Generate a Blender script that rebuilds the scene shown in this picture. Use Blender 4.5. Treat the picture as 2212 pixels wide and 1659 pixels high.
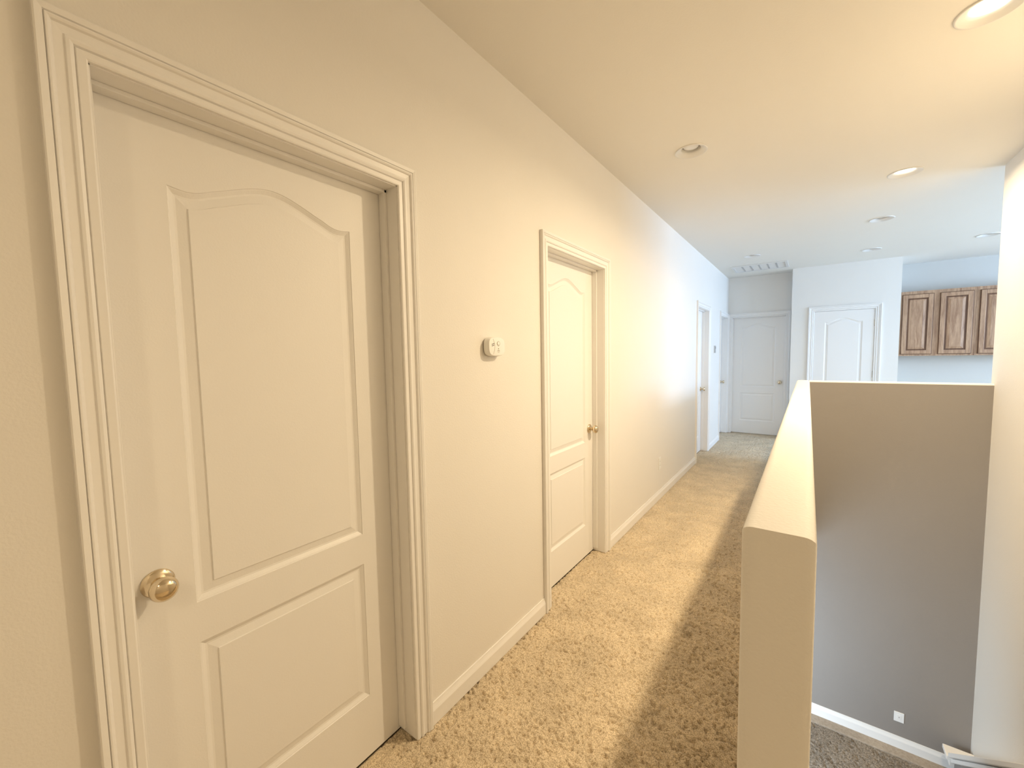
import bpy, bmesh, math, random
import numpy as np
from mathutils import Vector, Matrix

for o in list(bpy.data.objects):
    bpy.data.objects.remove(o, do_unlink=True)
scene = bpy.context.scene
COL = scene.collection

# ------------------------------------------------------------------ key dimensions (metres)
H = 2.7234            # ceiling
YB = 8.16             # end wall of the hall
XH0, XH1 = 1.088, 1.1825   # half wall faces
YN, YF = 0.698, 4.392      # half wall near end, stairwell far wall
T = 1.181             # half wall top
XR = 2.2533           # right wall face
ZL = -1.8453          # landing
YP = 7.86             # pantry wall
XP0, XP1 = 0.935, 2.195
YK = 8.62             # kitchen back wall
XW = 7.0              # window wall of the open room
OPEN_TOP = 2.036
DOOR_X = 0.086        # how deep the doors sit in the wall
YBACK = -2.3

# ------------------------------------------------------------------ camera
F_PX = 881.0416
yaw, pitch, roll = map(math.radians, (35.9736, 3.9937, -0.996))
fwd = Vector((-math.sin(yaw)*math.cos(pitch), math.cos(yaw)*math.cos(pitch), -math.sin(pitch)))
rgt = Vector((math.cos(yaw), math.sin(yaw), 0))
upv = rgt.cross(fwd)
rr = rgt*math.cos(roll) + upv*math.sin(roll)
uu = -rgt*math.sin(roll) + upv*math.cos(roll)
cam_data = bpy.data.cameras.new('camera')
cam_data.sensor_fit = 'HORIZONTAL'
cam_data.sensor_width = 36.0
cam_data.lens = F_PX/2212*36.0
cam_data.clip_start = 0.02
cam = bpy.data.objects.new('camera', cam_data)
COL.objects.link(cam)
m = Matrix((rr, uu, -fwd)).transposed().to_4x4()
m.translation = Vector((1.1645, 0.0, 1.4464))
cam.matrix_world = m
scene.camera = cam

# ------------------------------------------------------------------ world, daylight, exposure
world = bpy.data.worlds.new('world')
scene.world = world
world.use_nodes = True
bg = world.node_tree.nodes['Background']
bg.inputs[0].default_value = (0.62, 0.78, 1.0, 1)
bg.inputs[1].default_value = 0.6

def area(name, loc, rot, sx, sy, power, color, shape='RECTANGLE', spread=180):
    l = bpy.data.lights.new(name, 'AREA')
    l.shape = shape
    l.size = sx
    if shape in ('RECTANGLE', 'ELLIPSE'):
        l.size_y = sy
    l.energy = power
    l.color = color
    l.spread = math.radians(spread)
    o = bpy.data.objects.new(name, l)
    o.location = loc
    o.rotation_euler = rot
    COL.objects.link(o)
    return o

DAY = (0.47, 0.68, 1.0)
# sky light entering the glazed window bank of the open room (faces -x)
area('window_daylight', (XW+0.16, 6.15, 1.75), (0, math.radians(90), 0), 1.2, 3.1, 288, DAY)
# daylight of the lower storey, entering from the window under the hallway (faces +y)
area('lower_window_daylight', (0.40, 2.88, -1.32), (math.radians(90), 0, 0), 1.1, 0.8, 36, (0.74, 0.88, 1.0))
LAMP_W = 43.0
LAMP_COL = (1.0, 0.80, 0.525)

scene.view_settings.view_transform = 'Standard'
scene.view_settings.look = 'None'
scene.view_settings.gamma = 1.0
scene.view_settings.use_curve_mapping = False
scene.view_settings.exposure = 0.32

# ------------------------------------------------------------------ materials
def new_mat(name):
    mt = bpy.data.materials.new(name)
    mt.use_nodes = True
    nt = mt.node_tree
    return mt, nt, nt.nodes['Principled BSDF']

def paint(name, col, rough=0.6, bump_scale=0, bump=0.0, var=0.0, spec=0.35):
    mt, nt, b = new_mat(name)
    b.inputs['Base Color'].default_value = (*col, 1)
    b.inputs['Roughness'].default_value = rough
    b.inputs['Specular IOR Level'].default_value = spec
    tc = nt.nodes.new('ShaderNodeTexCoord')
    if bump_scale:
        n = nt.nodes.new('ShaderNodeTexNoise')
        n.inputs['Scale'].default_value = bump_scale
        n.inputs['Detail'].default_value = 3
        nt.links.new(tc.outputs['Object'], n.inputs['Vector'])
        bp = nt.nodes.new('ShaderNodeBump')
        bp.inputs['Strength'].default_value = bump
        bp.inputs['Distance'].default_value = 0.004
        nt.links.new(n.outputs['Fac'], bp.inputs['Height'])
        nt.links.new(bp.outputs['Normal'], b.inputs['Normal'])
    if var:
        n2 = nt.nodes.new('ShaderNodeTexNoise')
        n2.inputs['Scale'].default_value = 3.0
        n2.inputs['Detail'].default_value = 4
        nt.links.new(tc.outputs['Object'], n2.inputs['Vector'])
        mx = nt.nodes.new('ShaderNodeMix')
        mx.data_type = 'RGBA'
        mx.inputs[6].default_value = (*[c*(1-var) for c in col], 1)
        mx.inputs[7].default_value = (*[min(1, c*(1+var)) for c in col], 1)
        nt.links.new(n2.outputs['Fac'], mx.inputs[0])
        nt.links.new(mx.outputs[2], b.inputs['Base Color'])
    return mt

def carpet(name, c1, c2, scale=260.0, bump=0.6):
    mt, nt, b = new_mat(name)
    b.inputs['Roughness'].default_value = 0.95
    b.inputs['Specular IOR Level'].default_value = 0.05
    b.inputs['Sheen Weight'].default_value = 0.15
    tc = nt.nodes.new('ShaderNodeTexCoord')
    n1 = nt.nodes.new('ShaderNodeTexNoise'); n1.inputs['Scale'].default_value = scale; n1.inputs['Detail'].default_value = 2
    n2 = nt.nodes.new('ShaderNodeTexNoise'); n2.inputs['Scale'].default_value = 4.5; n2.inputs['Detail'].default_value = 5
    n2.inputs['Roughness'].default_value = 0.6
    for n in (n1, n2):
        nt.links.new(tc.outputs['Object'], n.inputs['Vector'])
    ramp = nt.nodes.new('ShaderNodeValToRGB')
    ramp.color_ramp.elements[0].position = 0.33; ramp.color_ramp.elements[0].color = (*c1, 1)
    ramp.color_ramp.elements[1].position = 0.62; ramp.color_ramp.elements[1].color = (*c2, 1)
    nt.links.new(n1.outputs['Fac'], ramp.inputs['Fac'])
    mr = nt.nodes.new('ShaderNodeMapRange')
    mr.inputs[1].default_value = 0.3; mr.inputs[2].default_value = 0.7
    mr.inputs[3].default_value = 0.84; mr.inputs[4].default_value = 1.12
    nt.links.new(n2.outputs['Fac'], mr.inputs[0])
    mx = nt.nodes.new('ShaderNodeVectorMath'); mx.operation = 'SCALE'
    nt.links.new(ramp.outputs['Color'], mx.inputs[0])
    nt.links.new(mr.outputs[0], mx.inputs['Scale'])
    nt.links.new(mx.outputs[0], b.inputs['Base Color'])
    bp = nt.nodes.new('ShaderNodeBump'); bp.inputs['Strength'].default_value = bump; bp.inputs['Distance'].default_value = 0.004
    nt.links.new(n1.outputs['Fac'], bp.inputs['Height'])
    nt.links.new(bp.outputs['Normal'], b.inputs['Normal'])
    return mt

def oak(name, dark, light, sx=14.0):
    mt, nt, b = new_mat(name)
    b.inputs['Roughness'].default_value = 0.42
    tc = nt.nodes.new('ShaderNodeTexCoord')
    mp = nt.nodes.new('ShaderNodeMapping')
    mp.inputs['Scale'].default_value = (sx, sx, 1.3)
    nt.links.new(tc.outputs['Object'], mp.inputs['Vector'])
    w = nt.nodes.new('ShaderNodeTexNoise'); w.inputs['Scale'].default_value = 2.2; w.inputs['Detail'].default_value = 6
    w.inputs['Distortion'].default_value = 0.8
    nt.links.new(mp.outputs['Vector'], w.inputs['Vector'])
    n = nt.nodes.new('ShaderNodeTexNoise'); n.inputs['Scale'].default_value = 14; n.inputs['Detail'].default_value = 3
    nt.links.new(mp.outputs['Vector'], n.inputs['Vector'])
    ad = nt.nodes.new('ShaderNodeMath'); ad.operation = 'MULTIPLY_ADD'
    ad.inputs[1].default_value = 0.4
    nt.links.new(n.outputs['Fac'], ad.inputs[0]); nt.links.new(w.outputs['Fac'], ad.inputs[2])
    ramp = nt.nodes.new('ShaderNodeValToRGB')
    ramp.color_ramp.elements[0].position = 0.5; ramp.color_ramp.elements[0].color = (*dark, 1)
    ramp.color_ramp.elements[1].position = 0.85; ramp.color_ramp.elements[1].color = (*light, 1)
    nt.links.new(ad.outputs[0], ramp.inputs['Fac'])
    nt.links.new(ramp.outputs['Color'], b.inputs['Base Color'])
    return mt

def metal(name, col, rough):
    mt, nt, b = new_mat(name)
    b.inputs['Base Color'].default_value = (*col, 1)
    b.inputs['Metallic'].default_value = 1.0
    b.inputs['Roughness'].default_value = rough
    tc = nt.nodes.new('ShaderNodeTexCoord')
    n = nt.nodes.new('ShaderNodeTexNoise'); n.inputs['Scale'].default_value = 30
    nt.links.new(tc.outputs['Object'], n.inputs['Vector'])
    mr = nt.nodes.new('ShaderNodeMapRange')
    mr.inputs[3].default_value = rough*0.7; mr.inputs[4].default_value = rough*1.4
    nt.links.new(n.outputs['Fac'], mr.inputs[0]); nt.links.new(mr.outputs[0], b.inputs['Roughness'])
    return mt

def emitter(name, col, strength):
    mt, nt, b = new_mat(name)
    b.inputs['Base Color'].default_value = (0.9, 0.9, 0.88, 1)
    b.inputs['Emission Color'].default_value = (*col, 1)
    b.inputs['Emission Strength'].default_value = strength
    return mt

M = {}
M['wall'] = paint('wall_paint', (0.87, 0.84, 0.79), 0.62, 160, 0.16, 0.012)
M['ceiling'] = paint('ceiling_paint', (0.87, 0.84, 0.78), 0.7, 140, 0.10, 0.01)
M['dimmed_wall'] = paint('dimmed_wall_paint', (0.62, 0.60, 0.555), 0.62, 160, 0.12, 0.012)  # the cream wall paint, darkened in colour to stand in for dimmer light
M['half_wall'] = paint('half_wall_plaster', (0.87, 0.84, 0.785), 0.6, 150, 0.22, 0.012)
M['taupe'] = paint('taupe_paint', (0.29, 0.268, 0.252), 0.55, 160, 0.12, 0.02)
M['trim'] = paint('white_trim_paint', (0.92, 0.90, 0.87), 0.38, 40, 0.03, 0.0, 0.5)
M['trim_low'] = paint('lower_white_trim_paint', (0.86, 0.87, 0.88), 0.38, 40, 0.03, 0.0, 0.5)
M['door'] = paint('white_door_paint', (0.91, 0.89, 0.86), 0.42, 220, 0.06, 0.0, 0.5)
M['carpet'] = carpet('beige_carpet', (0.44, 0.34, 0.22), (0.84, 0.70, 0.50))
M['carpet_low'] = carpet('grey_brown_carpet', (0.13, 0.11, 0.085), (0.34, 0.295, 0.245), 110, 1.0)
M['carpet_edge'] = carpet('pale_carpet_edge', (0.33, 0.28, 0.225), (0.40, 0.345, 0.285), 60, 0.2)
M['oak'] = oak('oak_door_wood', (0.29, 0.155, 0.085), (0.50, 0.31, 0.185))
M['oak_frame'] = oak('oak_frame_wood', (0.29, 0.155, 0.085), (0.50, 0.315, 0.19), 20)
M['glaze'] = oak('dark_glaze_wood', (0.10, 0.042, 0.018), (0.17, 0.078, 0.036))
M['brass'] = metal('polished_brass', (0.76, 0.65, 0.48), 0.12)
M['nickel'] = metal('satin_nickel', (0.55, 0.52, 0.47), 0.3)
M['plastic'] = paint('white_plastic', (0.93, 0.92, 0.88), 0.35, 0, 0, 0.01, 0.5)
M['plastic_grey'] = paint('grey_plastic', (0.50, 0.50, 0.50), 0.4, 0, 0, 0.01, 0.5)
M['dark'] = paint('dark_plastic', (0.05, 0.04, 0.02), 0.5, 0, 0, 0.01)
M['print'] = paint('grey_print', (0.33, 0.28, 0.18), 0.5, 0, 0, 0.01)
M['can'] = paint('white_can_metal', (0.80, 0.79, 0.77), 0.35, 0, 0, 0.01, 0.5)
M['bulb_off'] = paint('frosted_bulb_glass', (0.88, 0.88, 0.88), 0.25, 0, 0, 0.01, 0.5)
M['bulb_on'] = emitter('lit_bulb_glass', (1.0, 0.88, 0.68), 2.5)
M['duct'] = paint('grey_duct_filter', (0.30, 0.30, 0.31), 0.9, 60, 0.2, 0.03)
M['gap'] = paint('dark_backing', (0.05, 0.035, 0.02), 0.9, 0, 0, 0.02)  # near-black, painted as shade in the door gaps; also unseen backing

# ------------------------------------------------------------------ object helpers
def link(name, me, mat=None, parent=None, smooth=False):
    o = bpy.data.objects.new(name, me)
    COL.objects.link(o)
    if mat is not None:
        for q in (mat if isinstance(mat, (list, tuple)) else [mat]):
            me.materials.append(q)
    if parent is not None:
        o.parent = parent
    if smooth:
        for p in me.polygons:
            p.use_smooth = True
    return o

def finish(name, bm, mat, parent=None, smooth=False, recalc=True):
    if recalc:
        bmesh.ops.recalc_face_normals(bm, faces=bm.faces)
    me = bpy.data.meshes.new(name)
    bm.to_mesh(me)
    bm.free()
    return link(name, me, mat, parent, smooth)

def add_box(bm, x0, x1, y0, y1, z0, z1):
    v = [bm.verts.new(p) for p in ((x0,y0,z0),(x1,y0,z0),(x1,y1,z0),(x0,y1,z0),(x0,y0,z1),(x1,y0,z1),(x1,y1,z1),(x0,y1,z1))]
    for f in ((0,3,2,1),(4,5,6,7),(0,1,5,4),(1,2,6,5),(2,3,7,6),(3,0,4,7)):
        bm.faces.new([v[i] for i in f])

def boxes(name, lst, mat, parent=None, bevel=0.0, seg=2):
    bm = bmesh.new()
    for b in lst:
        add_box(bm, *b)
    if bevel:
        bmesh.ops.bevel(bm, geom=list(bm.edges), offset=bevel, segments=seg, affect='EDGES', profile=0.5)
    return finish(name, bm, mat, parent)

def tag(o, label, cat, group=None, kind=None):
    o['label'] = label
    o['category'] = cat
    if group: o['group'] = group
    if kind: o['kind'] = kind
    return o

def struct(o, label, cat):
    return tag(o, label, cat, kind='structure')

def empty(name, loc=(0, 0, 0)):
    o = bpy.data.objects.new(name, None)
    o.empty_display_size = 0.1
    o.location = loc
    COL.objects.link(o)
    return o

def sub(o, parent):
    """parent while keeping world coordinates of the mesh"""
    o.parent = parent
    o.matrix_parent_inverse = Matrix.Translation(-Vector(parent.location)) if parent.parent is None else Matrix.Identity(4)
    return o

def lathe(bm, prof, seg, fn):
    """prof: list of (r, a); fn(u, v, a) -> world point"""
    rings = []
    for r, a in prof:
        if r < 1e-6:
            rings.append([bm.verts.new(fn(0, 0, a))])
        else:
            rings.append([bm.verts.new(fn(r*math.cos(2*math.pi*i/seg), r*math.sin(2*math.pi*i/seg), a)) for i in range(seg)])
    for A, B in zip(rings, rings[1:]):
        for i in range(seg):
            j = (i+1) % seg
            if len(A) == 1 and len(B) > 1:
                bm.faces.new((A[0], B[i], B[j]))
            elif len(B) == 1 and len(A) > 1:
                bm.faces.new((A[i], A[j], B[0]))
            elif len(A) > 1 and len(B) > 1:
                bm.faces.new((A[i], A[j], B[j], B[i]))

# ------------------------------------------------------------------ the setting
WT = 0.13   # left wall thickness
DOORS_L = [(0.200, 0.947), (1.945, 2.716), (5.708, 6.424), (7.396, 8.088)]
# left wall with its four door openings
lst = []
ys = [YBACK] + [v for d in DOORS_L for v in d] + [YB+0.13]
for i in range(0, len(ys), 2):
    lst.append((-WT, 0, ys[i], ys[i+1], 0, H+0.02))
for a, b in DOORS_L:
    lst.append((-WT, 0, a, b, OPEN_TOP+0.012, H+0.02))
struct(boxes('wall_left', lst, M['wall']), 'long cream hallway wall on the left with four white doors', 'wall')

# rooms behind the doors are closed off by the slabs; end wall of the hall with one opening
FD = (0.070, 0.852)
struct(boxes('wall_end', [(-WT, FD[0], YB, YB+0.13, 0, H+0.02), (FD[1], XP0+0.02, YB, YB+0.13, 0, H+0.02),
                          (FD[0], FD[1], YB, YB+0.13, OPEN_TOP+0.012, H+0.02)], M['wall']),
       'cream end wall of the hallway above and around the farthest door', 'wall')
PD = (1.226, 1.932)
struct(boxes('wall_pantry', [(XP0, PD[0], YP, YP+0.12, 0, H+0.02), (PD[1], XP1, YP, YP+0.12, 0, H+0.02),
                             (PD[0], PD[1], YP, YP+0.12, OPEN_TOP+0.012, H+0.02),
                             (XP0, XP0+0.10, YP+0.12, YB+0.6, 0, H+0.02), (XP1-0.10, XP1, YP+0.12, YK+0.1, 0, H+0.02)], M['wall']),
       'pale wall block around the pantry door beside the oak cabinets', 'wall')
struct(boxes('wall_kitchen', [(XP1-0.02, XW, YK, YK+0.12, 0, H+0.02)], M['dimmed_wall']),
       'kitchen wall in dimmed cream paint behind the oak upper cabinets', 'wall')
# right wall of the stairwell: full height, lower edge follows the stair pitch
SL = 0.80
ZC0 = -1.64                          # lower edge of the wall at its far end
def slope_z(y): return ZC0 + SL*(4.22 - y)
bm = bmesh.new()
YE = YF + 0.075
prof = [(YE, -1.9), (YE, H+0.02), (YBACK, H+0.02), (YBACK, -1.9)]
a = [bm.verts.new((XR, y, z)) for y, z in prof]
b = [bm.verts.new((XR+0.115, y, z)) for y, z in prof]
bm.faces.new(a); bm.faces.new(b[::-1])
for i in range(4):
    bm.faces.new((a[i], a[(i+1) % 4], b[(i+1) % 4], b[i]))
bmesh.ops.bevel(bm, geom=[e for e in bm.edges if all(abs(v.co.y-YE) < 1e-5 for v in e.verts) and abs(e.verts[0].co.x-e.verts[1].co.x) < 1e-5],
                offset=0.012, segments=4, affect='EDGES', profile=0.5)
struct(finish('wall_right', bm, M['wall']), 'tall bright cream wall at the right edge beside the stairwell', 'wall')
# other walls that close the building
struct(boxes('wall_back', [(-WT, XR+0.1, YBACK-0.12, YBACK, -0.3, H+0.02)], M['wall']), 'cream wall behind the viewer closing the hallway', 'wall')
struct(boxes('wall_room_near', [(XR+0.115, XW+0.1, 4.28, 4.40, 0, H+0.02)], M['wall']), 'near wall of the open room hidden behind the right wall', 'wall')
WY0, WY1, WZ0, WZ1 = 4.62, 7.70, 1.12, 2.38
struct(boxes('wall_window', [(XW, XW+0.12, 4.28, WY0, 0, H+0.02), (XW, XW+0.12, WY1, YK+0.12, 0, H+0.02),
                             (XW, XW+0.12, WY0, WY1, 0, WZ0), (XW, XW+0.12, WY0, WY1, WZ1, H+0.02)], M['wall']),
       'wall of the open room with the window bank, out of view', 'wall')
wf = boxes('window_1', [(XW+0.03, XW+0.09, WY0, WY1, WZ0, WZ0+0.05), (XW+0.03, XW+0.09, WY0, WY1, WZ1-0.05, WZ1)], M['trim'])
struct(wf, 'white window frame of the open room, out of view', 'window')
for yy in (WY0, 5.62, 5.70, 6.62, 6.70, WY1-0.05):
    boxes('mullion', [(XW+0.03, XW+0.09, yy, yy+0.05, WZ0+0.05, WZ1-0.05)], M['trim'], wf)

# floors ------------------------------------------------------------
def value_noise(X, Y, cell, seed):
    rng = np.random.RandomState(seed)
    tab = rng.rand(512, 512)
    gx, gy = X/cell, Y/cell
    ix, iy = np.floor(gx).astype(int), np.floor(gy).astype(int)
    fx, fy = gx-ix, gy-iy
    fx = fx*fx*(3-2*fx); fy = fy*fy*(3-2*fy)
    g = lambda i, j: tab[i % 512, j % 512]
    return (g(ix, iy)*(1-fx)+g(ix+1, iy)*fx)*(1-fy) + (g(ix, iy+1)*(1-fx)+g(ix+1, iy+1)*fx)*fy

def pile_mesh(name, xs, ys, z0, amp, seed, mat, ca=0.0075, cb=0.013):
    X, Y = np.meshgrid(xs, ys)
    # the pile leans and lies in short combed clumps
    n = 0.5*value_noise(X+0.35*Y, Y*1.3, ca, seed) + 0.5*value_noise(X, Y, cb, seed+1)
    f = value_noise(X*1.0, Y*1.0, ca*0.45, seed+2)
    pits = np.clip((0.44-n)/0.30, 0, 1)
    hgt = 0.35*n + 0.22*f - 0.9*pits
    lf = value_noise(X, Y, 0.11, seed+3)
    Z = z0 + amp*(hgt - 0.45)*(0.7+0.6*lf)
    nx, ny = len(xs), len(ys)
    co = np.stack([X, Y, Z], -1).reshape(-1, 3).astype(np.float32)
    idx = np.arange(nx*ny).reshape(ny, nx)
    q = np.stack([idx[:-1, :-1], idx[:-1, 1:], idx[1:, 1:], idx[1:, :-1]], -1).reshape(-1, 4).astype(np.int32)
    me = bpy.data.meshes.new(name)
    me.vertices.add(len(co)); me.vertices.foreach_set('co', co.ravel())
    me.loops.add(q.size); me.loops.foreach_set('vertex_index', q.ravel())
    me.polygons.add(len(q)); me.polygons.foreach_set('loop_start', np.arange(0, q.size, 4, dtype=np.int32))
    me.update(calc_edges=True)
    o = link(name, me, mat)
    me.polygons.foreach_set('use_smooth', np.ones(len(q), dtype=bool))
    return o

yv = [YBACK]
while yv[-1] < YB+0.13:
    y = yv[-1]
    step = 0.35 if y < 0.55 else 0.0034 + 0.0017*max(0, y-1.2)
    yv.append(y+step)
xs = np.arange(-WT-0.02, XH0+0.03, 0.0036)
fl = pile_mesh('floor', xs, np.array(yv), 0.0, 0.0140, 3, M['carpet'])
struct(fl, 'beige cut pile carpet running down the hallway', 'floor')
struct(boxes('floor_upper_near', [(XH0+0.01, XR, YBACK, 0.93, -0.25, -0.004)], M['carpet']), 'beige carpeted floor at the head of the stairs', 'floor')
struct(boxes('floor_room', [(XH0+0.012, XW, YF+0.075, YK, -0.25, -0.004)], M['carpet']), 'carpeted floor of the open room beyond the half wall', 'floor')
struct(boxes('floor_slab', [(-WT, XH1-0.004, YBACK, YB, -0.28, -0.02)], M['gap']), 'floor structure under the hallway carpet', 'floor')

# ceiling with real holes for the recessed lights -------------------
LIGHTS = [
    (1.688, 2.400, 1.0, 'lit recessed ceiling light cut off by the top right corner of the photo'),
    (1.700, 4.174, 0.34, 'lit recessed ceiling light farther down, just left of the tall right wall'),
    (1.690, -1.10, 0.20, 'added recessed fill light behind the viewer, unseen'),  # added lamp, lifts the shaded jambs and half wall end
    (0.527, 2.860, False, 'unlit recessed ceiling light near the left wall on the warm ceiling'),
    (1.717, 5.482, False, 'unlit recessed ceiling light just beyond the farther lit one'),
    (0.522, 6.428, False, 'unlit recessed ceiling light beside the ceiling air grille'),
    (1.790, 7.049, False, 'unlit recessed ceiling light above the pantry door'),
    (2.789, 7.037, False, 'unlit recessed ceiling light above the oak cabinets, touching the right wall'),
]
RC = 0.086
VX0, VX1, VY0, VY1 = 0.178, 0.895, 7.048, 7.575
bm = bmesh.new()
def loop_edges(pts):
    vs = [bm.verts.new(p) for p in pts]
    return [bm.edges.new((vs[i], vs[(i+1) % len(vs)])) for i in range(len(vs))]
ed = loop_edges([(-WT, YBACK-0.1, H), (XW+0.1, YBACK-0.1, H), (XW+0.1, YK+0.1, H), (-WT, YK+0.1, H)])
for lx, ly, on, lab in LIGHTS:
    ed += loop_edges([(lx+RC*math.cos(2*math.pi*i/40), ly+RC*math.sin(2*math.pi*i/40), H) for i in range(40)])
ed += loop_edges([(VX0+0.03, VY0+0.03, H), (VX1-0.03, VY0+0.03, H), (VX1-0.03, VY1-0.03, H), (VX0+0.03, VY1-0.03, H)])
bmesh.ops.triangle_fill(bm, use_beauty=True, use_dissolve=False, edges=ed)
for f in bm.faces:
    f.normal_update()
    if f.normal.z > 0: f.normal_flip()
struct(finish('ceiling', bm, M['ceiling'], recalc=False), 'smooth cream ceiling over the hallway and stairwell', 'ceiling')
struct(boxes('ceiling_roof_deck', [(-WT, XW+0.1, YBACK-0.1, YK+0.1, H+0.25, H+0.27)], M['gap']), 'dark deck above the ceiling, out of view', 'ceiling')

# half wall: near run beside the hall and far run along the stairwell ---------
def rounded_wall(name, x0, x1, y0, y1, z0, z1, mat, r, edges_fn, seg=5):
    bm = bmesh.new()
    add_box(bm, x0, x1, y0, y1, z0, z1)
    ee = [e for e in bm.edges if edges_fn(e)]
    bmesh.ops.bevel(bm, geom=ee, offset=r, segments=seg, affect='EDGES', profile=0.5)
    o = finish(name, bm, mat)
    for p in o.data.polygons: p.use_smooth = True
    o.data.set_sharp_from_angle(angle=math.radians(35))
    return o
def top_or_near(e):
    zz = [v.co.z for v in e.verts]; yy = [v.co.y for v in e.verts]; xx = [v.co.x for v in e.verts]
    if min(zz) > T-0.001: return max(yy) < YF+0.2 and not (min(yy) > YF) and max(yy) > YN+0.001
    return max(yy) < YN+0.001 and abs(zz[0]-zz[1]) > 0.1
struct(rounded_wall('wall_half', XH0, XH1, YN, YF+0.10, -0.25, T, M['half_wall'], 0.016, top_or_near),
       'cream plaster half wall with rounded corners between hallway and stairs', 'half wall')
# far run: taupe towards the stairwell, cream top
bm = bmesh.new()
add_box(bm, XH1-0.004, XR+0.01, YF, YF+0.105, -0.25, T)
ee = [e for e in bm.edges if all(abs(v.co.z-T) < 1e-4 for v in e.verts) and abs(e.verts[0].co.y-e.verts[1].co.y) < 1e-4]
bmesh.ops.bevel(bm, geom=ee, offset=0.010, segments=4, affect='EDGES', profile=0.5)
bmesh.ops.recalc_face_normals(bm, faces=bm.faces)
for f in bm.faces:
    f.material_index = 1 if (f.normal.y < -0.9 and f.calc_center_median().z < T-0.011) else 0
me = bpy.data.meshes.new('wall_half_far'); bm.to_mesh(me); bm.free()
struct(link('wall_half_far', me, [M['half_wall'], M['taupe']]), 'far half wall with thin white top and taupe stairwell face', 'half wall')
# the run along the hall goes on, a little lower, beyond the stairwell (it shades the far carpet and the foot of the left wall)
struct(boxes('wall_half_low', [(1.095, 1.195, YF+0.10, 6.25, -0.05, 1.06)], M['half_wall']), 'lower continuation of the half wall, hidden behind it', 'half wall')
struct(boxes('wall_stairwell', [(-1.5, XR+0.02, YF, YF+0.10, ZL-0.1, -0.25)], M['taupe']), 'dark taupe wall dropping down to the stair landing', 'wall')
struct(boxes('wall_under_hall', [(XH1-0.10, XH1, YN, 3.20, ZL, -0.25)], M['wall']), 'cream wall under the hallway floor along the stairs', 'wall')
# lower storey around the landing
fl2x = np.arange(0.95, XR+0.02, 0.0065); fl2y = np.arange(3.1, YF-0.095, 0.0065)
struct(pile_mesh('floor_landing', fl2x, fl2y, ZL, 0.014, 11, M['carpet_low'], 0.012, 0.022), 'grey brown carpet on the stair landing below', 'floor')
struct(boxes('floor_lower', [(-1.6, 0.96, 2.9, YF, ZL-0.1, ZL-0.002), (0.95, XR+0.3, 2.0, 3.12, ZL-0.1, ZL-0.01)], M['carpet_low']), 'grey brown carpet of the lower storey', 'floor')
bm = bmesh.new()
pf = [(YF, ZL-0.02), (YF-0.105, ZL-0.02), (YF-0.103, ZL+0.004), (YF-0.094, ZL+0.009), (YF-0.05, ZL+0.010), (YF, ZL+0.010)]
A = [bm.verts.new((-1.5, y, z)) for y, z in pf]; B = [bm.verts.new((XR, y, z)) for y, z in pf]
bm.faces.new(A); bm.faces.new(B[::-1])
for i in range(len(pf)):
    j = (i+1) % len(pf); bm.faces.new((A[i], A[j], B[j], B[i]))
struct(finish('trim_5', bm, M['carpet_edge']), 'pale smooth carpet strip along the lower white baseboard', 'carpet strip')  # paler and smoother than the landing carpet
struct(boxes('wall_lower_left', [(-1.62, -1.5, 2.9, YF, ZL, -0.25), (-1.6, -0.16, 2.9, 3.0, ZL, -0.25), (0.96, XH1-0.1, 2.9, 3.0, ZL, -0.25),
                                 (-0.16, 0.96, 2.9, 3.0, ZL, -1.74), (-0.16, 0.96, 2.9, 3.0, -0.90, -0.25)], M['wall']), 'lower storey walls left of the landing, out of view', 'wall')

# baseboards ---------------------------------------------------------
BP = [(0, 0), (0.013, 0), (0.013, 0.058), (0.011, 0.064), (0.0085, 0.070), (0.006, 0.078), (0.0045, 0.086), (0, 0.086)]
def baseboard(name, s0, s1, fn, mat, label, scale=1.0, z0=0.0):
    bm = bmesh.new()
    A = [bm.verts.new(fn(s0, n, z0+z*scale)) for n, z in BP]
    B = [bm.verts.new(fn(s1, n, z0+z*scale)) for n, z in BP]
    bm.faces.new(A); bm.faces.new(B[::-1])
    for i in range(len(BP)):
        j = (i+1) % len(BP); bm.faces.new((A[i], A[j], B[j], B[i]))
    return struct(finish(name, bm, mat), label, 'baseboard')
CW = 0.070   # casing width
FL = lambda s, n, z: (n, s, z)                # left wall frame
FE = lambda s, n, z: (s, YB-n, z)             # end wall frame
FP = lambda s, n, z: (s, YP-n, z)             # pantry wall frame
FS = lambda s, n, z: (s, YF-n, z)
baseboard('baseboard_left_1', YBACK, DOORS_L[0][0]-CW, FL, M['trim'], 'white baseboard on the left wall nearest the viewer')
baseboard('baseboard_left_2', DOORS_L[0][1]+CW, DOORS_L[1][0]-CW, FL, M['trim'], 'white baseboard between the two nearest doors')
baseboard('baseboard_left_3', DOORS_L[1][1]+CW, DOORS_L[2][0]-CW, FL, M['trim'], 'long white baseboard between second and third left doors')
baseboard('baseboard_left_4', DOORS_L[2][1]+CW, DOORS_L[3][0]-CW, FL, M['trim'], 'short white baseboard between third and fourth left doors')
baseboard('baseboard_pantry_1', XP0, PD[0]-CW, FP, M['trim'], 'white baseboard left of the pantry door behind the half wall')
baseboard('baseboard_pantry_2', PD[1]+CW, XP1, FP, M['trim'], 'white baseboard right of the pantry door behind the half wall')
baseboard('baseboard_landing', -1.5, XR, FS, M['trim_low'], 'bright white baseboard at the foot of the taupe stairwell wall', 1.24, ZL)

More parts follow.
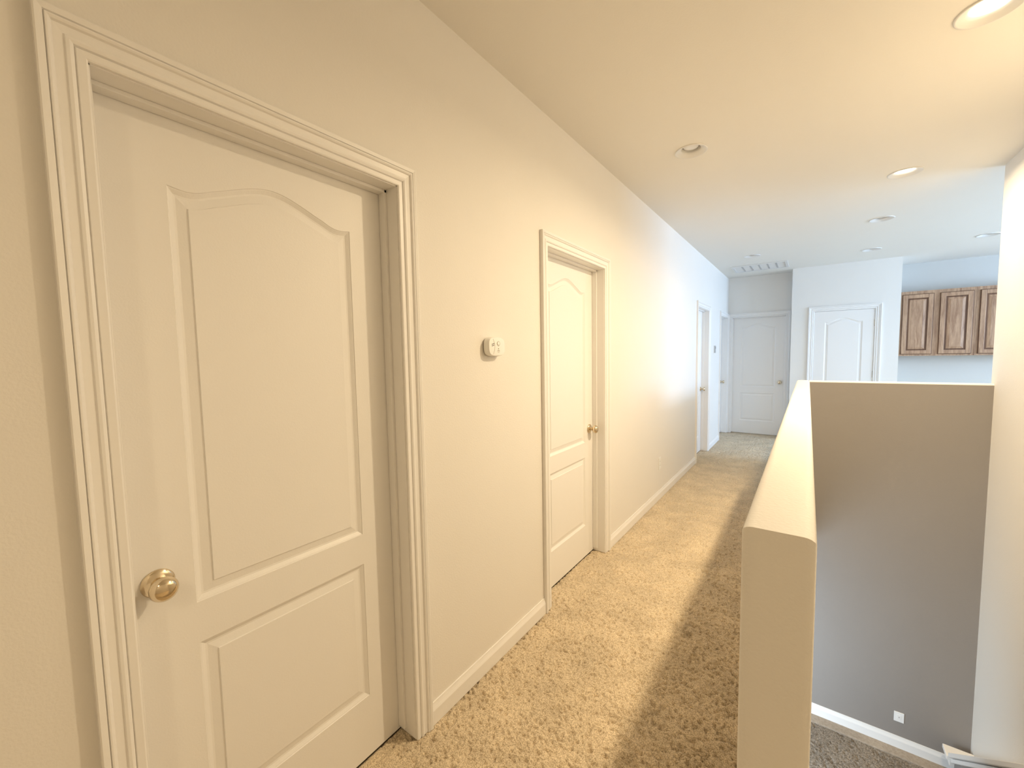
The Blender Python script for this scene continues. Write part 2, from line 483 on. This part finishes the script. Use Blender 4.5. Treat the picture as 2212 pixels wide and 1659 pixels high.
# ------------------------------------------------------------------ doors
CASING = [(0, 0), (0, 0.0075), (0.003, 0.0095), (0.0155, 0.0095), (0.0175, 0.0065), (0.0195, 0.0115), (0.0245, 0.0140), (0.0295, 0.0135),
          (0.0315, 0.0105), (0.0460, 0.0120), (0.0485, 0.0165), (0.0520, 0.0190), (0.0545, 0.0190), (0.0560, 0.0155), (0.0575, 0.0195), (0.0675, 0.0215), (0.070, 0.020), (0.070, 0)]

def casing_piece(name, fn, which, s0, s1, zt, mat, parent):
    bm = bmesh.new()
    A, B = [], []
    for u, t in CASING:
        if which == 'head':
            A.append(bm.verts.new(fn(s0-u, t, zt+u))); B.append(bm.verts.new(fn(s1+u, t, zt+u)))
        elif which == 'low':
            A.append(bm.verts.new(fn(s0-u, t, 0.0))); B.append(bm.verts.new(fn(s0-u, t, zt+u)))
        else:
            A.append(bm.verts.new(fn(s1+u, t, 0.0))); B.append(bm.verts.new(fn(s1+u, t, zt+u)))
    bm.faces.new(A); bm.faces.new(B[::-1])
    for i in range(len(CASING)):
        j = (i+1) % len(CASING); bm.faces.new((A[i], A[j], B[j], B[i]))
    return finish(name, bm, mat, parent)

def box_in(name, fn, s0, s1, n0, n1, z0, z1, mat, parent, bevel=0.0):
    bm = bmesh.new()
    v = [bm.verts.new(fn(*p)) for p in ((s0,n0,z0),(s1,n0,z0),(s1,n1,z0),(s0,n1,z0),(s0,n0,z1),(s1,n0,z1),(s1,n1,z1),(s0,n1,z1))]
    for f in ((0,3,2,1),(4,5,6,7),(0,1,5,4),(1,2,6,5),(2,3,7,6),(3,0,4,7)):
        bm.faces.new([v[i] for i in f])
    if bevel:
        bmesh.ops.bevel(bm, geom=list(bm.edges), offset=bevel, segments=2, affect='EDGES', profile=0.5)
    return finish(name, bm, mat, parent)

def arch_outline(s0, s1, z0, zs, rise, inset, seg=36):
    """outline of a panel, counter-clockwise; top edge is an eyebrow curve when rise > 0"""
    a, b, lo = s0+inset, s1-inset, z0+inset
    pts = [(a, lo), (b, lo)]
    c, hw = (s0+s1)/2, (s1-s0)/2
    if rise <= 0:
        return pts + [(b, zs-inset), (a, zs-inset)]
    for i in range(seg+1):
        s = b + (a-b)*i/seg
        t = abs(s-c)/(hw)                      # 0 centre .. 1 corner
        q = max(0.0, min(1.0, 1-t/0.86))
        q = q*q*(3-2*q)
        z = zs + rise*q - 0.10*rise*math.sin(math.pi*min(1, max(0, (t-0.62)/0.38)))
        pts.append((s, z-inset))
    return pts

# inset, depth below the door face of the pressed moulding round a panel
MOULD = [(0.0, 0.0), (0.0015, 0.0022), (0.0035, 0.0028), (0.0130, 0.0085), (0.0180, 0.0092), (0.0400, 0.0052), (0.0412, 0.0022)]

def panel_mesh(name, fn, outline_args, face_n, mat, parent, steps=MOULD):
    bm = bmesh.new()
    rings = []
    for ins, dep in steps:
        rings.append([bm.verts.new(fn(s, face_n-dep, z)) for s, z in arch_outline(*outline_args, ins)])
    n = len(rings[0])
    for A, B in zip(rings, rings[1:]):
        for i in range(n):
            j = (i+1) % n
            bm.faces.new((A[i], A[j], B[j], B[i]))
    e = [bm.edges.get((rings[-1][i], rings[-1][(i+1) % n])) for i in range(n)]
    bmesh.ops.triangle_fill(bm, use_beauty=True, use_dissolve=False, edges=e)
    return finish(name, bm, mat, parent)

def slab_mesh(fn, s0, s1, z0, z1, face_n, thick, outlines, mat, parent):
    bm = bmesh.new()
    ed = []
    def lp(pts, n):
        vs = [bm.verts.new(fn(s, n, z)) for s, z in pts]
        return vs, [bm.edges.new((vs[i], vs[(i+1) % len(vs)])) for i in range(len(vs))]
    fr, e = lp([(s0, z0), (s1, z0), (s1, z1), (s0, z1)], face_n); ed += e
    for o in outlines:
        _, e = lp(o, face_n); ed += e
    bmesh.ops.triangle_fill(bm, use_beauty=True, use_dissolve=False, edges=ed)
    bk = [bm.verts.new(fn(s, face_n-thick, z)) for s, z in ((s0, z0), (s1, z0), (s1, z1), (s0, z1))]
    bm.faces.new(bk[::-1])
    for i in range(4):
        j = (i+1) % 4; bm.faces.new((fr[i], fr[j], bk[j], bk[i]))
    # front faces look along +n
    nrm = (Vector(fn(0, 1, 0))-Vector(fn(0, 0, 0))).normalized()
    bmesh.ops.recalc_face_normals(bm, faces=bm.faces)
    for f in bm.faces:
        if all(abs((v.co-Vector(fn(0, face_n, 0))).dot(nrm)) < 1e-5 for v in f.verts) and f.normal.dot(nrm) < 0:
            f.normal_flip()
    return finish('slab', bm, mat, parent, recalc=False)

ROSETTE = [(0, 0), (0.0325, 0), (0.0330, 0.003), (0.0300, 0.0065), (0.0230, 0.0085), (0.0170, 0.0110), (0.0150, 0.0120), (0, 0.0120)]
KNOB = [(0, 0.010), (0.0115, 0.010), (0.0105, 0.020), (0.0110, 0.027), (0.0170, 0.032), (0.0240, 0.0375), (0.0275, 0.045), (0.0280, 0.051),
        (0.0255, 0.058), (0.0195, 0.0635), (0.0120, 0.0662), (0.0050, 0.0670), (0, 0.0671)]

def make_door(name, fn, s0, s1, face_n, knob, label, hinges=None, hinge_side=None, thick=0.035, stop_front=True, knob_mat='brass', knob_z=0.917):
    root = bpy.data.objects.new(name, None); COL.objects.link(root)
    root.empty_display_size = 0.1
    struct(root, label, 'door')
    for w in ('low', 'high'):
        casing_piece('casing', fn, w, s0, s1, OPEN_TOP, M['trim'], root)
    casing_piece('casing_head', fn, 'head', s0, s1, OPEN_TOP, M['trim'], root)
    # jamb boards line the opening
    jt = 0.012
    box_in('jamb', fn, s0-jt, s0+0.003, -0.128, 0.0, 0.004, OPEN_TOP, M['trim'], root)
    box_in('jamb', fn, s1-0.003, s1+jt, -0.128, 0.0, 0.004, OPEN_TOP, M['trim'], root)
    box_in('jamb_head', fn, s0, s1, -0.128, 0.0, OPEN_TOP-0.003, OPEN_TOP+jt, M['trim'], root)
    if stop_front:      # stop strips stand in front of the recessed slab
        a, b = face_n+0.001, face_n+0.034
        box_in('stop', fn, s0+0.003, s0+0.013, a, b, 0.022, OPEN_TOP-0.003, M['trim'], root, 0.0012)
        box_in('stop', fn, s1-0.013, s1-0.003, a, b, 0.022, OPEN_TOP-0.003, M['trim'], root, 0.0012)
        box_in('stop_head', fn, s0+0.003, s1-0.003, a, b, OPEN_TOP-0.013, OPEN_TOP-0.003, M['trim'], root, 0.0012)
    d0, d1, zt, zb = s0+0.005, s1-0.005, OPEN_TOP-0.006, 0.007
    st = 0.128
    up = (d0+st, d1-st, 0.829, 1.868, 0.058)
    lo = (d0+st, d1-st, 0.232, 0.722, 0.0)
    slab = slab_mesh(fn, d0, d1, zb, zt, face_n, thick, [arch_outline(*up, 0.0), arch_outline(*lo, 0.0)], M['door'], root)
    panel_mesh('arched_panel', fn, up, face_n, M['door'], slab)
    panel_mesh('rectangular_panel', fn, lo, face_n, M['door'], slab)
    ks = d0+0.055 if knob == 'low' else d1-0.062
    c = lambda u, v, a: fn(ks+u, face_n+a, knob_z+v)
    if knob:
        bm = bmesh.new(); lathe(bm, KNOB, 40, c)
        k = finish('knob', bm, M[knob_mat], root, smooth=True)
        k['label'] = 'round polished brass knob'
        bm = bmesh.new(); lathe(bm, ROSETTE, 40, c)
        r = finish('rosette', bm, M[knob_mat], k, smooth=True)
    if hinges:
        hs = s1-0.001 if hinge_side == 'high' else s0+0.001
        for hz in hinges:
            bm = bmesh.new()
            lathe(bm, [(0, -0.048), (0.0055, -0.047), (0.0055, 0.047), (0, 0.048)], 14, lambda u, v, a: fn(hs+u, face_n+0.004+v, hz+a))
            h = finish('hinge', bm, M['nickel'], root, smooth=False)
            h['label'] = 'small metal hinge barrel'
            box_in('leaf', fn, hs-0.009, hs+0.009, face_n-0.002, face_n+0.0022, hz-0.046, hz+0.046, M['nickel'], h)
    # dark gap under the door leaf
    return root

make_door('door_1', FL, *DOORS_L[0], -DOOR_X, 'low', 'nearest large white arched panel door in the left wall')
make_door('door_2', FL, *DOORS_L[1], -DOOR_X, 'high', 'second white panel door in the left wall, past the alarm')
make_door('door_3', FL, *DOORS_L[2], -DOOR_X, 'high', 'third white door in the left wall, seen very obliquely')
make_door('door_4', FL, *DOORS_L[3], -DOOR_X, 'high', 'fourth white door in the left wall, tucked against the end wall')
make_door('door_5', FE, *FD, -0.055, 'high', 'white arched panel door closing the far end of the hallway')
make_door('door_6', FP, *PD, -0.002, 'low', 'white pantry door with hinges on the right, above the half wall',
          hinges=(1.827, 1.087, 0.30), hinge_side='high', stop_front=False)
# dark strips painted as the shade in the gaps under the recessed doors
for i, d in enumerate(DOORS_L):
    struct(boxes('trim_gap_shade_%d' % (i+1), [(-WT-0.05, -DOOR_X-0.002, d[0], d[1], -0.02, 0.001)], M['gap']), 'strip painted dark as the shade under left door number %d from the viewer' % (i+1), 'threshold')
struct(boxes('wall_behind_doors', [(-0.9, -0.86, YBACK, YB+1.0, 0, H)], M['gap']), 'dark wall of the rooms behind the closed doors, out of view', 'wall')

# ------------------------------------------------------------------ stairs and their ledge (right edge of the stairwell)
NST = 10
rise = -ZL/NST
st_root = empty('staircase', (XH1, 0.93, 0))
struct(st_root, 'carpeted stairs descending beside the half wall to the landing', 'stairs')
for i in range(1, NST):
    y0 = 0.93 + (i-1)*0.252
    sub(boxes('step', [(XH1+0.002, 2.09, y0, y0+0.27, -i*rise-0.20, -i*rise)], M['carpet_low'], bevel=0.012), st_root)
# capped ledge that follows the stair pitch along the right wall
lg = empty('trim_6', (2.10, 4.32, ZL))
struct(lg, 'pale moulded ledge cap starting at the foot of the right wall', 'ledge')
sub(boxes('level_cap', [(2.088, XR+0.01, 4.205, 4.325, -1.640, -1.608)], M['trim'], bevel=0.004), lg)
sub(boxes('level_bed_moulding', [(2.105, XR+0.01, 4.205, 4.312, -1.680, -1.640)], M['trim'], bevel=0.003), lg)
def sloped(name, x0, x1, y_far, y_near, z_far, th, mat):
    bm = bmesh.new()
    z_near = z_far + SL*(y_far-y_near)
    v = [bm.verts.new(p) for p in ((x0,y_far,z_far-th),(x1,y_far,z_far-th),(x1,y_near,z_near-th),(x0,y_near,z_near-th),(x0,y_far,z_far),(x1,y_far,z_far),(x1,y_near,z_near),(x0,y_near,z_near))]
    for f in ((0,3,2,1),(4,5,6,7),(0,1,5,4),(1,2,6,5),(2,3,7,6),(3,0,4,7)):
        bm.faces.new([v[i] for i in f])
    bmesh.ops.bevel(bm, geom=list(bm.edges), offset=0.004, segments=2, affect='EDGES', profile=0.5)
    return finish(name, bm, mat)
sub(sloped('sloped_cap', 2.095, XR+0.01, 4.205, 1.10, -1.580, 0.036, M['trim']), lg)
sub(sloped('sloped_bed_moulding', 2.112, XR+0.01, 4.205, 1.10, -1.620, 0.034, M['trim']), lg)
sub(sloped('ledge_face', 2.130, XR+0.01, 4.205, 1.10, -1.652, 0.170, M['taupe']), lg)

# ------------------------------------------------------------------ recessed ceiling lights
def ceiling_light(x, y, on, label):
    root = empty('recessed_ceiling_light', (x, y, H))
    tag(root, label, 'ceiling light', 'recessed ceiling lights')
    f = lambda u, v, a: (u, v, a)
    bm = bmesh.new()
    lathe(bm, [(0.0570, 0.016), (0.0585, 0.0115), (0.066, 0.006), (0.078, 0.0005), (0.0885, -0.0050), (0.0935, -0.0062), (0.0965, -0.0040), (0.0970, 0.0003)], 64, f)
    finish('trim_ring', bm, M['can'], root, smooth=True)
    bm = bmesh.new()
    lathe(bm, [(0.0575, 0.014), (0.0570, 0.030), (0.054, 0.052), (0.048, 0.066), (0, 0.068)], 64, f)
    finish('reflector', bm, M['can'], root, smooth=True)
    bm = bmesh.new()
    dz = 0.010 if on else 0.017
    lathe(bm, [(0.030, 0.066), (0.040, 0.040+dz), (0.0470, 0.018+dz), (0.0465, 0.011+dz), (0.041, 0.006+dz), (0.029, 0.002+dz), (0.015, 0.0005+dz), (0, dz)], 48, f)
    finish('bulb', bm, M['bulb_on'] if on else M['bulb_off'], root, smooth=True)
    if on:
        l = area('lamp_light', (0, 0, -0.0068), (0, 0, 0), 0.104, 0.104, LAMP_W*on, LAMP_COL, 'DISK', 166)
        l.parent = root
    return root
for L in LIGHTS:
    ceiling_light(*L)

# ------------------------------------------------------------------ ceiling air grille
gr = empty('ceiling_air_grille', (VX0, VY0, H))
tag(gr, 'white rectangular return air grille on the ceiling before the end wall', 'air grille')
w, d = VX1-VX0, VY1-VY0
fz0, fz1 = -0.012, 0.0
for bx in ((0, w, 0, 0.035, fz0, fz1), (0, w, d-0.035, d, fz0, fz1)):
    boxes('frame_rail', [bx], M['can'], gr, bevel=0.003)
for bx in ((0, 0.035, 0.035, d-0.035, fz0, fz1), (w-0.035, w, 0.035, d-0.035, fz0, fz1)):
    boxes('frame_stile', [bx], M['can'], gr, bevel=0.003)
for i in range(1, 6):
    xx = 0.035 + (w-0.07)*i/6
    boxes('divider', [(xx-0.011, xx+0.011, 0.034, d-0.034, -0.006, 0.012)], M['plastic_grey'], gr)
bm = bmesh.new()
ns = 26
for i in range(ns):
    yc = 0.04 + (d-0.08)*(i+0.5)/ns
    vs = [bm.verts.new(p) for p in ((0.034, yc-0.008, 0.008), (w-0.034, yc-0.008, 0.008), (w-0.034, yc+0.010, -0.006), (0.034, yc+0.010, -0.006),
                                    (0.034, yc-0.008, 0.009), (w-0.034, yc-0.008, 0.009), (w-0.034, yc+0.010, -0.005), (0.034, yc+0.010, -0.005))]
    for f in ((0,3,2,1),(4,5,6,7),(0,1,5,4),(1,2,6,5),(2,3,7,6),(3,0,4,7)):
        bm.faces.new([vs[k] for k in f])
lv = finish('louvres', bm, M['can'], gr); lv['kind'] = 'stuff'
boxes('duct', [(0.02, w-0.02, 0.02, d-0.02, 0.05, 0.06)], M['duct'], gr)

# ------------------------------------------------------------------ carbon monoxide alarm on the left wall
def squircle(hw, hh, k, n=64):
    pts = []
    for i in range(n):
        t = 2*math.pi*i/n
        c, s = math.cos(t), math.sin(t)
        pts.append((hw*math.copysign(abs(c)**k, c), hh*math.copysign(abs(s)**k, s)))
    return pts
co = empty('carbon_monoxide_alarm', (0, 1.4475, 1.4875))
tag(co, 'small rounded white alarm on the wall between the two nearest doors', 'alarm')
def squircle_body(name, layers, mat, parent, k=0.60):
    bm = bmesh.new(); rings = []
    for hw, hh, x in layers:
        rings.append([bm.verts.new((x, p, q)) for p, q in squircle(hw, hh, k)])
    n = len(rings[0])
    for A, B in zip(rings, rings[1:]):
        for i in range(n):
            bm.faces.new((A[i], A[(i+1) % n], B[(i+1) % n], B[i]))
    bm.faces.new(rings[0][::-1]); bm.faces.new(rings[-1])
    return finish(name, bm, mat, parent)
squircle_body('mount_plate', [(0.0535, 0.0375, 0.0005), (0.0535, 0.0375, 0.006)], M['print'], co)
body = squircle_body('housing', [(0.0575, 0.0415, 0.005), (0.0595, 0.0430, 0.012), (0.0590, 0.0425, 0.030), (0.0560, 0.0400, 0.0350), (0.048, 0.034, 0.0362)], M['plastic'], co)
for p in body.data.polygons: p.use_smooth = True
body.data.set_sharp_from_angle(angle=math.radians(40))
XF = 0.0362
# curved seam that sets off the sounder side
bm = bmesh.new()
prev = None
for i in range(25):
    t = -1+2*i/24
    yy = -0.022 - 0.012*(t*t) + 0.004
    zz = 0.0335*t
    cur = [bm.verts.new(q) for q in ((XF-0.0004, yy-0.0006, zz), (XF+0.0006, yy-0.0004, zz), (XF+0.0006, yy+0.0004, zz), (XF-0.0004, yy+0.0006, zz))]
    if prev:
        for j in range(4):
            bm.faces.new((prev[j], prev[(j+1) % 4], cur[(j+1) % 4], cur[j]))
    prev = cur
finish('seam', bm, M['print'], co)
for k, zz in enumerate((0.0075, 0.0005)):
    bm = bmesh.new()
    add_box(bm, XF-0.001, XF+0.0006, -0.0085, 0.0085, -0.0013, 0.0013)
    bmesh.ops.rotate(bm, verts=bm.verts, cent=(0, 0, 0), matrix=Matrix.Rotation(math.radians(14), 3, 'X'))
    bmesh.ops.translate(bm, verts=bm.verts, vec=(0, -0.0305, zz+0.004))
    finish('sounder_slot', bm, M['dark'], co)
bm = bmesh.new()
lathe(bm, [(0.0090, -0.0004), (0.0092, 0.0010), (0.0100, 0.0010), (0.0103, -0.0004)], 40, lambda u, v, a: (XF+a, 0.0085+u, 0.0135+v))
rg = finish('button_ring', bm, M['print'], co)
bm = bmesh.new()
lathe(bm, [(0.0088, -0.0004), (0.0086, 0.0012), (0.006, 0.0018), (0, 0.0020)], 32, lambda u, v, a: (XF+a, 0.0085+u, 0.0135+v))
bt = finish('test_button', bm, M['plastic'], co, smooth=True)
bm = bmesh.new()
lathe(bm, [(0.0013, -0.0004), (0.0012, 0.0006), (0, 0.0008)], 16, lambda u, v, a: (XF+a, 0.0085+u, 0.001+v))
finish('indicator_light', bm, M['print'], co)
bm = bmesh.new()
lathe(bm, [(0.0026, -0.0004), (0.0024, 0.0006), (0, 0.0008)], 20, lambda u, v, a: (XF+a, 0.0085+u, -0.0095+v*1.35))
finish('printed_logo', bm, M['print'], co)
for k, (zz, hw, th) in enumerate(((-0.0172, 0.0075, 0.0011), (-0.0215, 0.0088, 0.0006), (-0.0262, 0.0060, 0.0006))):
    boxes('printed_line', [(XF-0.0004, XF+0.0005, 0.0085-hw, 0.0085+hw, zz-th, zz+th)], M['print'], co)

# ------------------------------------------------------------------ outlets and wall controls
def plate(name, loc, axis, w, h, label, cat, kind):
    root = empty(name, loc)
    tag(root, label, cat)
    def pb(nm, y0, y1, z0, z1, n0, n1, mat, bev=0.0):
        if axis == 'x': b = (n0, n1, y0, y1, z0, z1)
        else: b = (y0, y1, -n1, -n0, z0, z1)
        return boxes(nm, [b], mat, root, bevel=bev)
    pb('cover_plate', -w/2, w/2, -h/2, h/2, 0.0003, 0.006, M['plastic'] if kind != 'low' else M['trim_low'], 0.002)
    if kind == 'duplex':
        for zz in (0.0195, -0.0195):
            r = pb('receptacle', -0.0165, 0.0165, zz-0.0135, zz+0.0135, 0.004, 0.0075, M['plastic'], 0.001)
            for yy in (-0.006, 0.006):
                if axis == 'x': b = (0.0070, 0.0078, yy-0.001, yy+0.001, zz-0.002, zz+0.006)
                boxes('slot', [b], M['dark'], r)
        pb('screw', -0.002, 0.002, -0.002, 0.002, 0.005, 0.0068, M['nickel'])
    elif kind == 'low':
        pb('centre_insert', -0.013, 0.013, -0.020, 0.020, 0.005, 0.0075, M['trim_low'], 0.001)
        pb('jack', -0.004, 0.004, -0.004, 0.004, 0.0070, 0.0082, M['plastic_grey'])
    elif kind == 'control':
        pb('control_body', -w/2+0.008, w/2-0.008, -h/2+0.008, h/2-0.008, 0.005, 0.022, M['plastic_grey'], 0.002)
        pb('control_screen', -w/2+0.018, w/2-0.018, 0.005, h/2-0.022, 0.0215, 0.0232, M['duct'])
    return root
plate('wall_outlet', (0, 4.065, 0.356), 'x', 0.072, 0.117, 'cream power outlet low on the left wall past the second door', 'outlet', 'duplex')
plate('wall_control', (0, 6.868, 1.488), 'x', 0.075, 0.125, 'small grey wall control between the third and fourth left doors', 'wall control', 'control')
plate('wall_jack', (1.8495, YF, -1.5725), 'y', 0.062, 0.083, 'small white wall plate low on the dark taupe stairwell wall', 'wall plate', 'low')

# ------------------------------------------------------------------ oak upper cabinets in the kitchen
CY = 8.30
CZ0, CZ1 = 1.340, 2.275
FC = lambda s, n, z: (s, CY-n, z)
def cabinet(x0, x1, doors, label):
    root = empty('upper_cabinet', (0, 0, 0))
    tag(root, label, 'cabinet', 'oak upper cabinets')
    boxes('carcass', [(x0, x1, CY+0.018, YK-0.001, CZ0, CZ1)], M['oak_frame'], root)
    # face frame
    box_in('top_rail', FC, x0, x1, -0.018, 0.0, CZ1-0.050, CZ1, M['oak_frame'], root)
    box_in('bottom_rail', FC, x0, x1, -0.018, 0.0, CZ0, CZ0+0.035, M['oak_frame'], root)
    edges = [x0] + [v for a in doors for v in a] + [x1]
    for i in range(0, len(edges), 2):
        a, b = edges[i]-(0.010 if i else 0), edges[i+1]+(0.010 if i+2 < len(edges) else 0)
        box_in('frame_stile', FC, a, b, -0.018, 0.0, CZ0+0.035, CZ1-0.050, M['oak_frame'], root)
    for a, b in doors:
        z0, z1 = CZ0+0.022, CZ1-0.044
        # the overlay door: frame with a raised panel, grooves glazed dark
        dr = box_in('door_back', FC, a, b, 0.001, 0.010, z0, z1, M['glaze'], root)
        dr.name = 'door'
        e = 0.007
        fw = 0.058
        box_in('stile', FC, a+e, a+fw, 0.009, 0.020, z0+e, z1-e, M['oak'], dr, 0.003)
        box_in('stile', FC, b-fw, b-e, 0.009, 0.020, z0+e, z1-e, M['oak'], dr, 0.003)
        box_in('rail', FC, a+fw, b-fw, 0.009, 0.020, z0+e, z0+fw, M['oak'], dr, 0.003)
        box_in('rail', FC, a+fw, b-fw, 0.009, 0.020, z1-fw, z1-e, M['oak'], dr, 0.003)
        g = fw+0.018
        panel_mesh('raised_panel', FC, (a+g, b-g, z0+g, z1-g, 0.0), 0.011, M['oak'], dr, [(0.0, 0.004), (0.003, 0.0), (0.028, -0.006), (0.030, -0.007)])
    return root
cabinet(2.235, 3.010, [(2.268, 2.598), (2.658, 2.986)], 'oak upper cabinet with two doors beside the pantry wall')
cabinet(3.012, 3.760, [(3.042, 3.365), (3.415, 3.735)], 'oak upper cabinet partly hidden by the tall right wall')
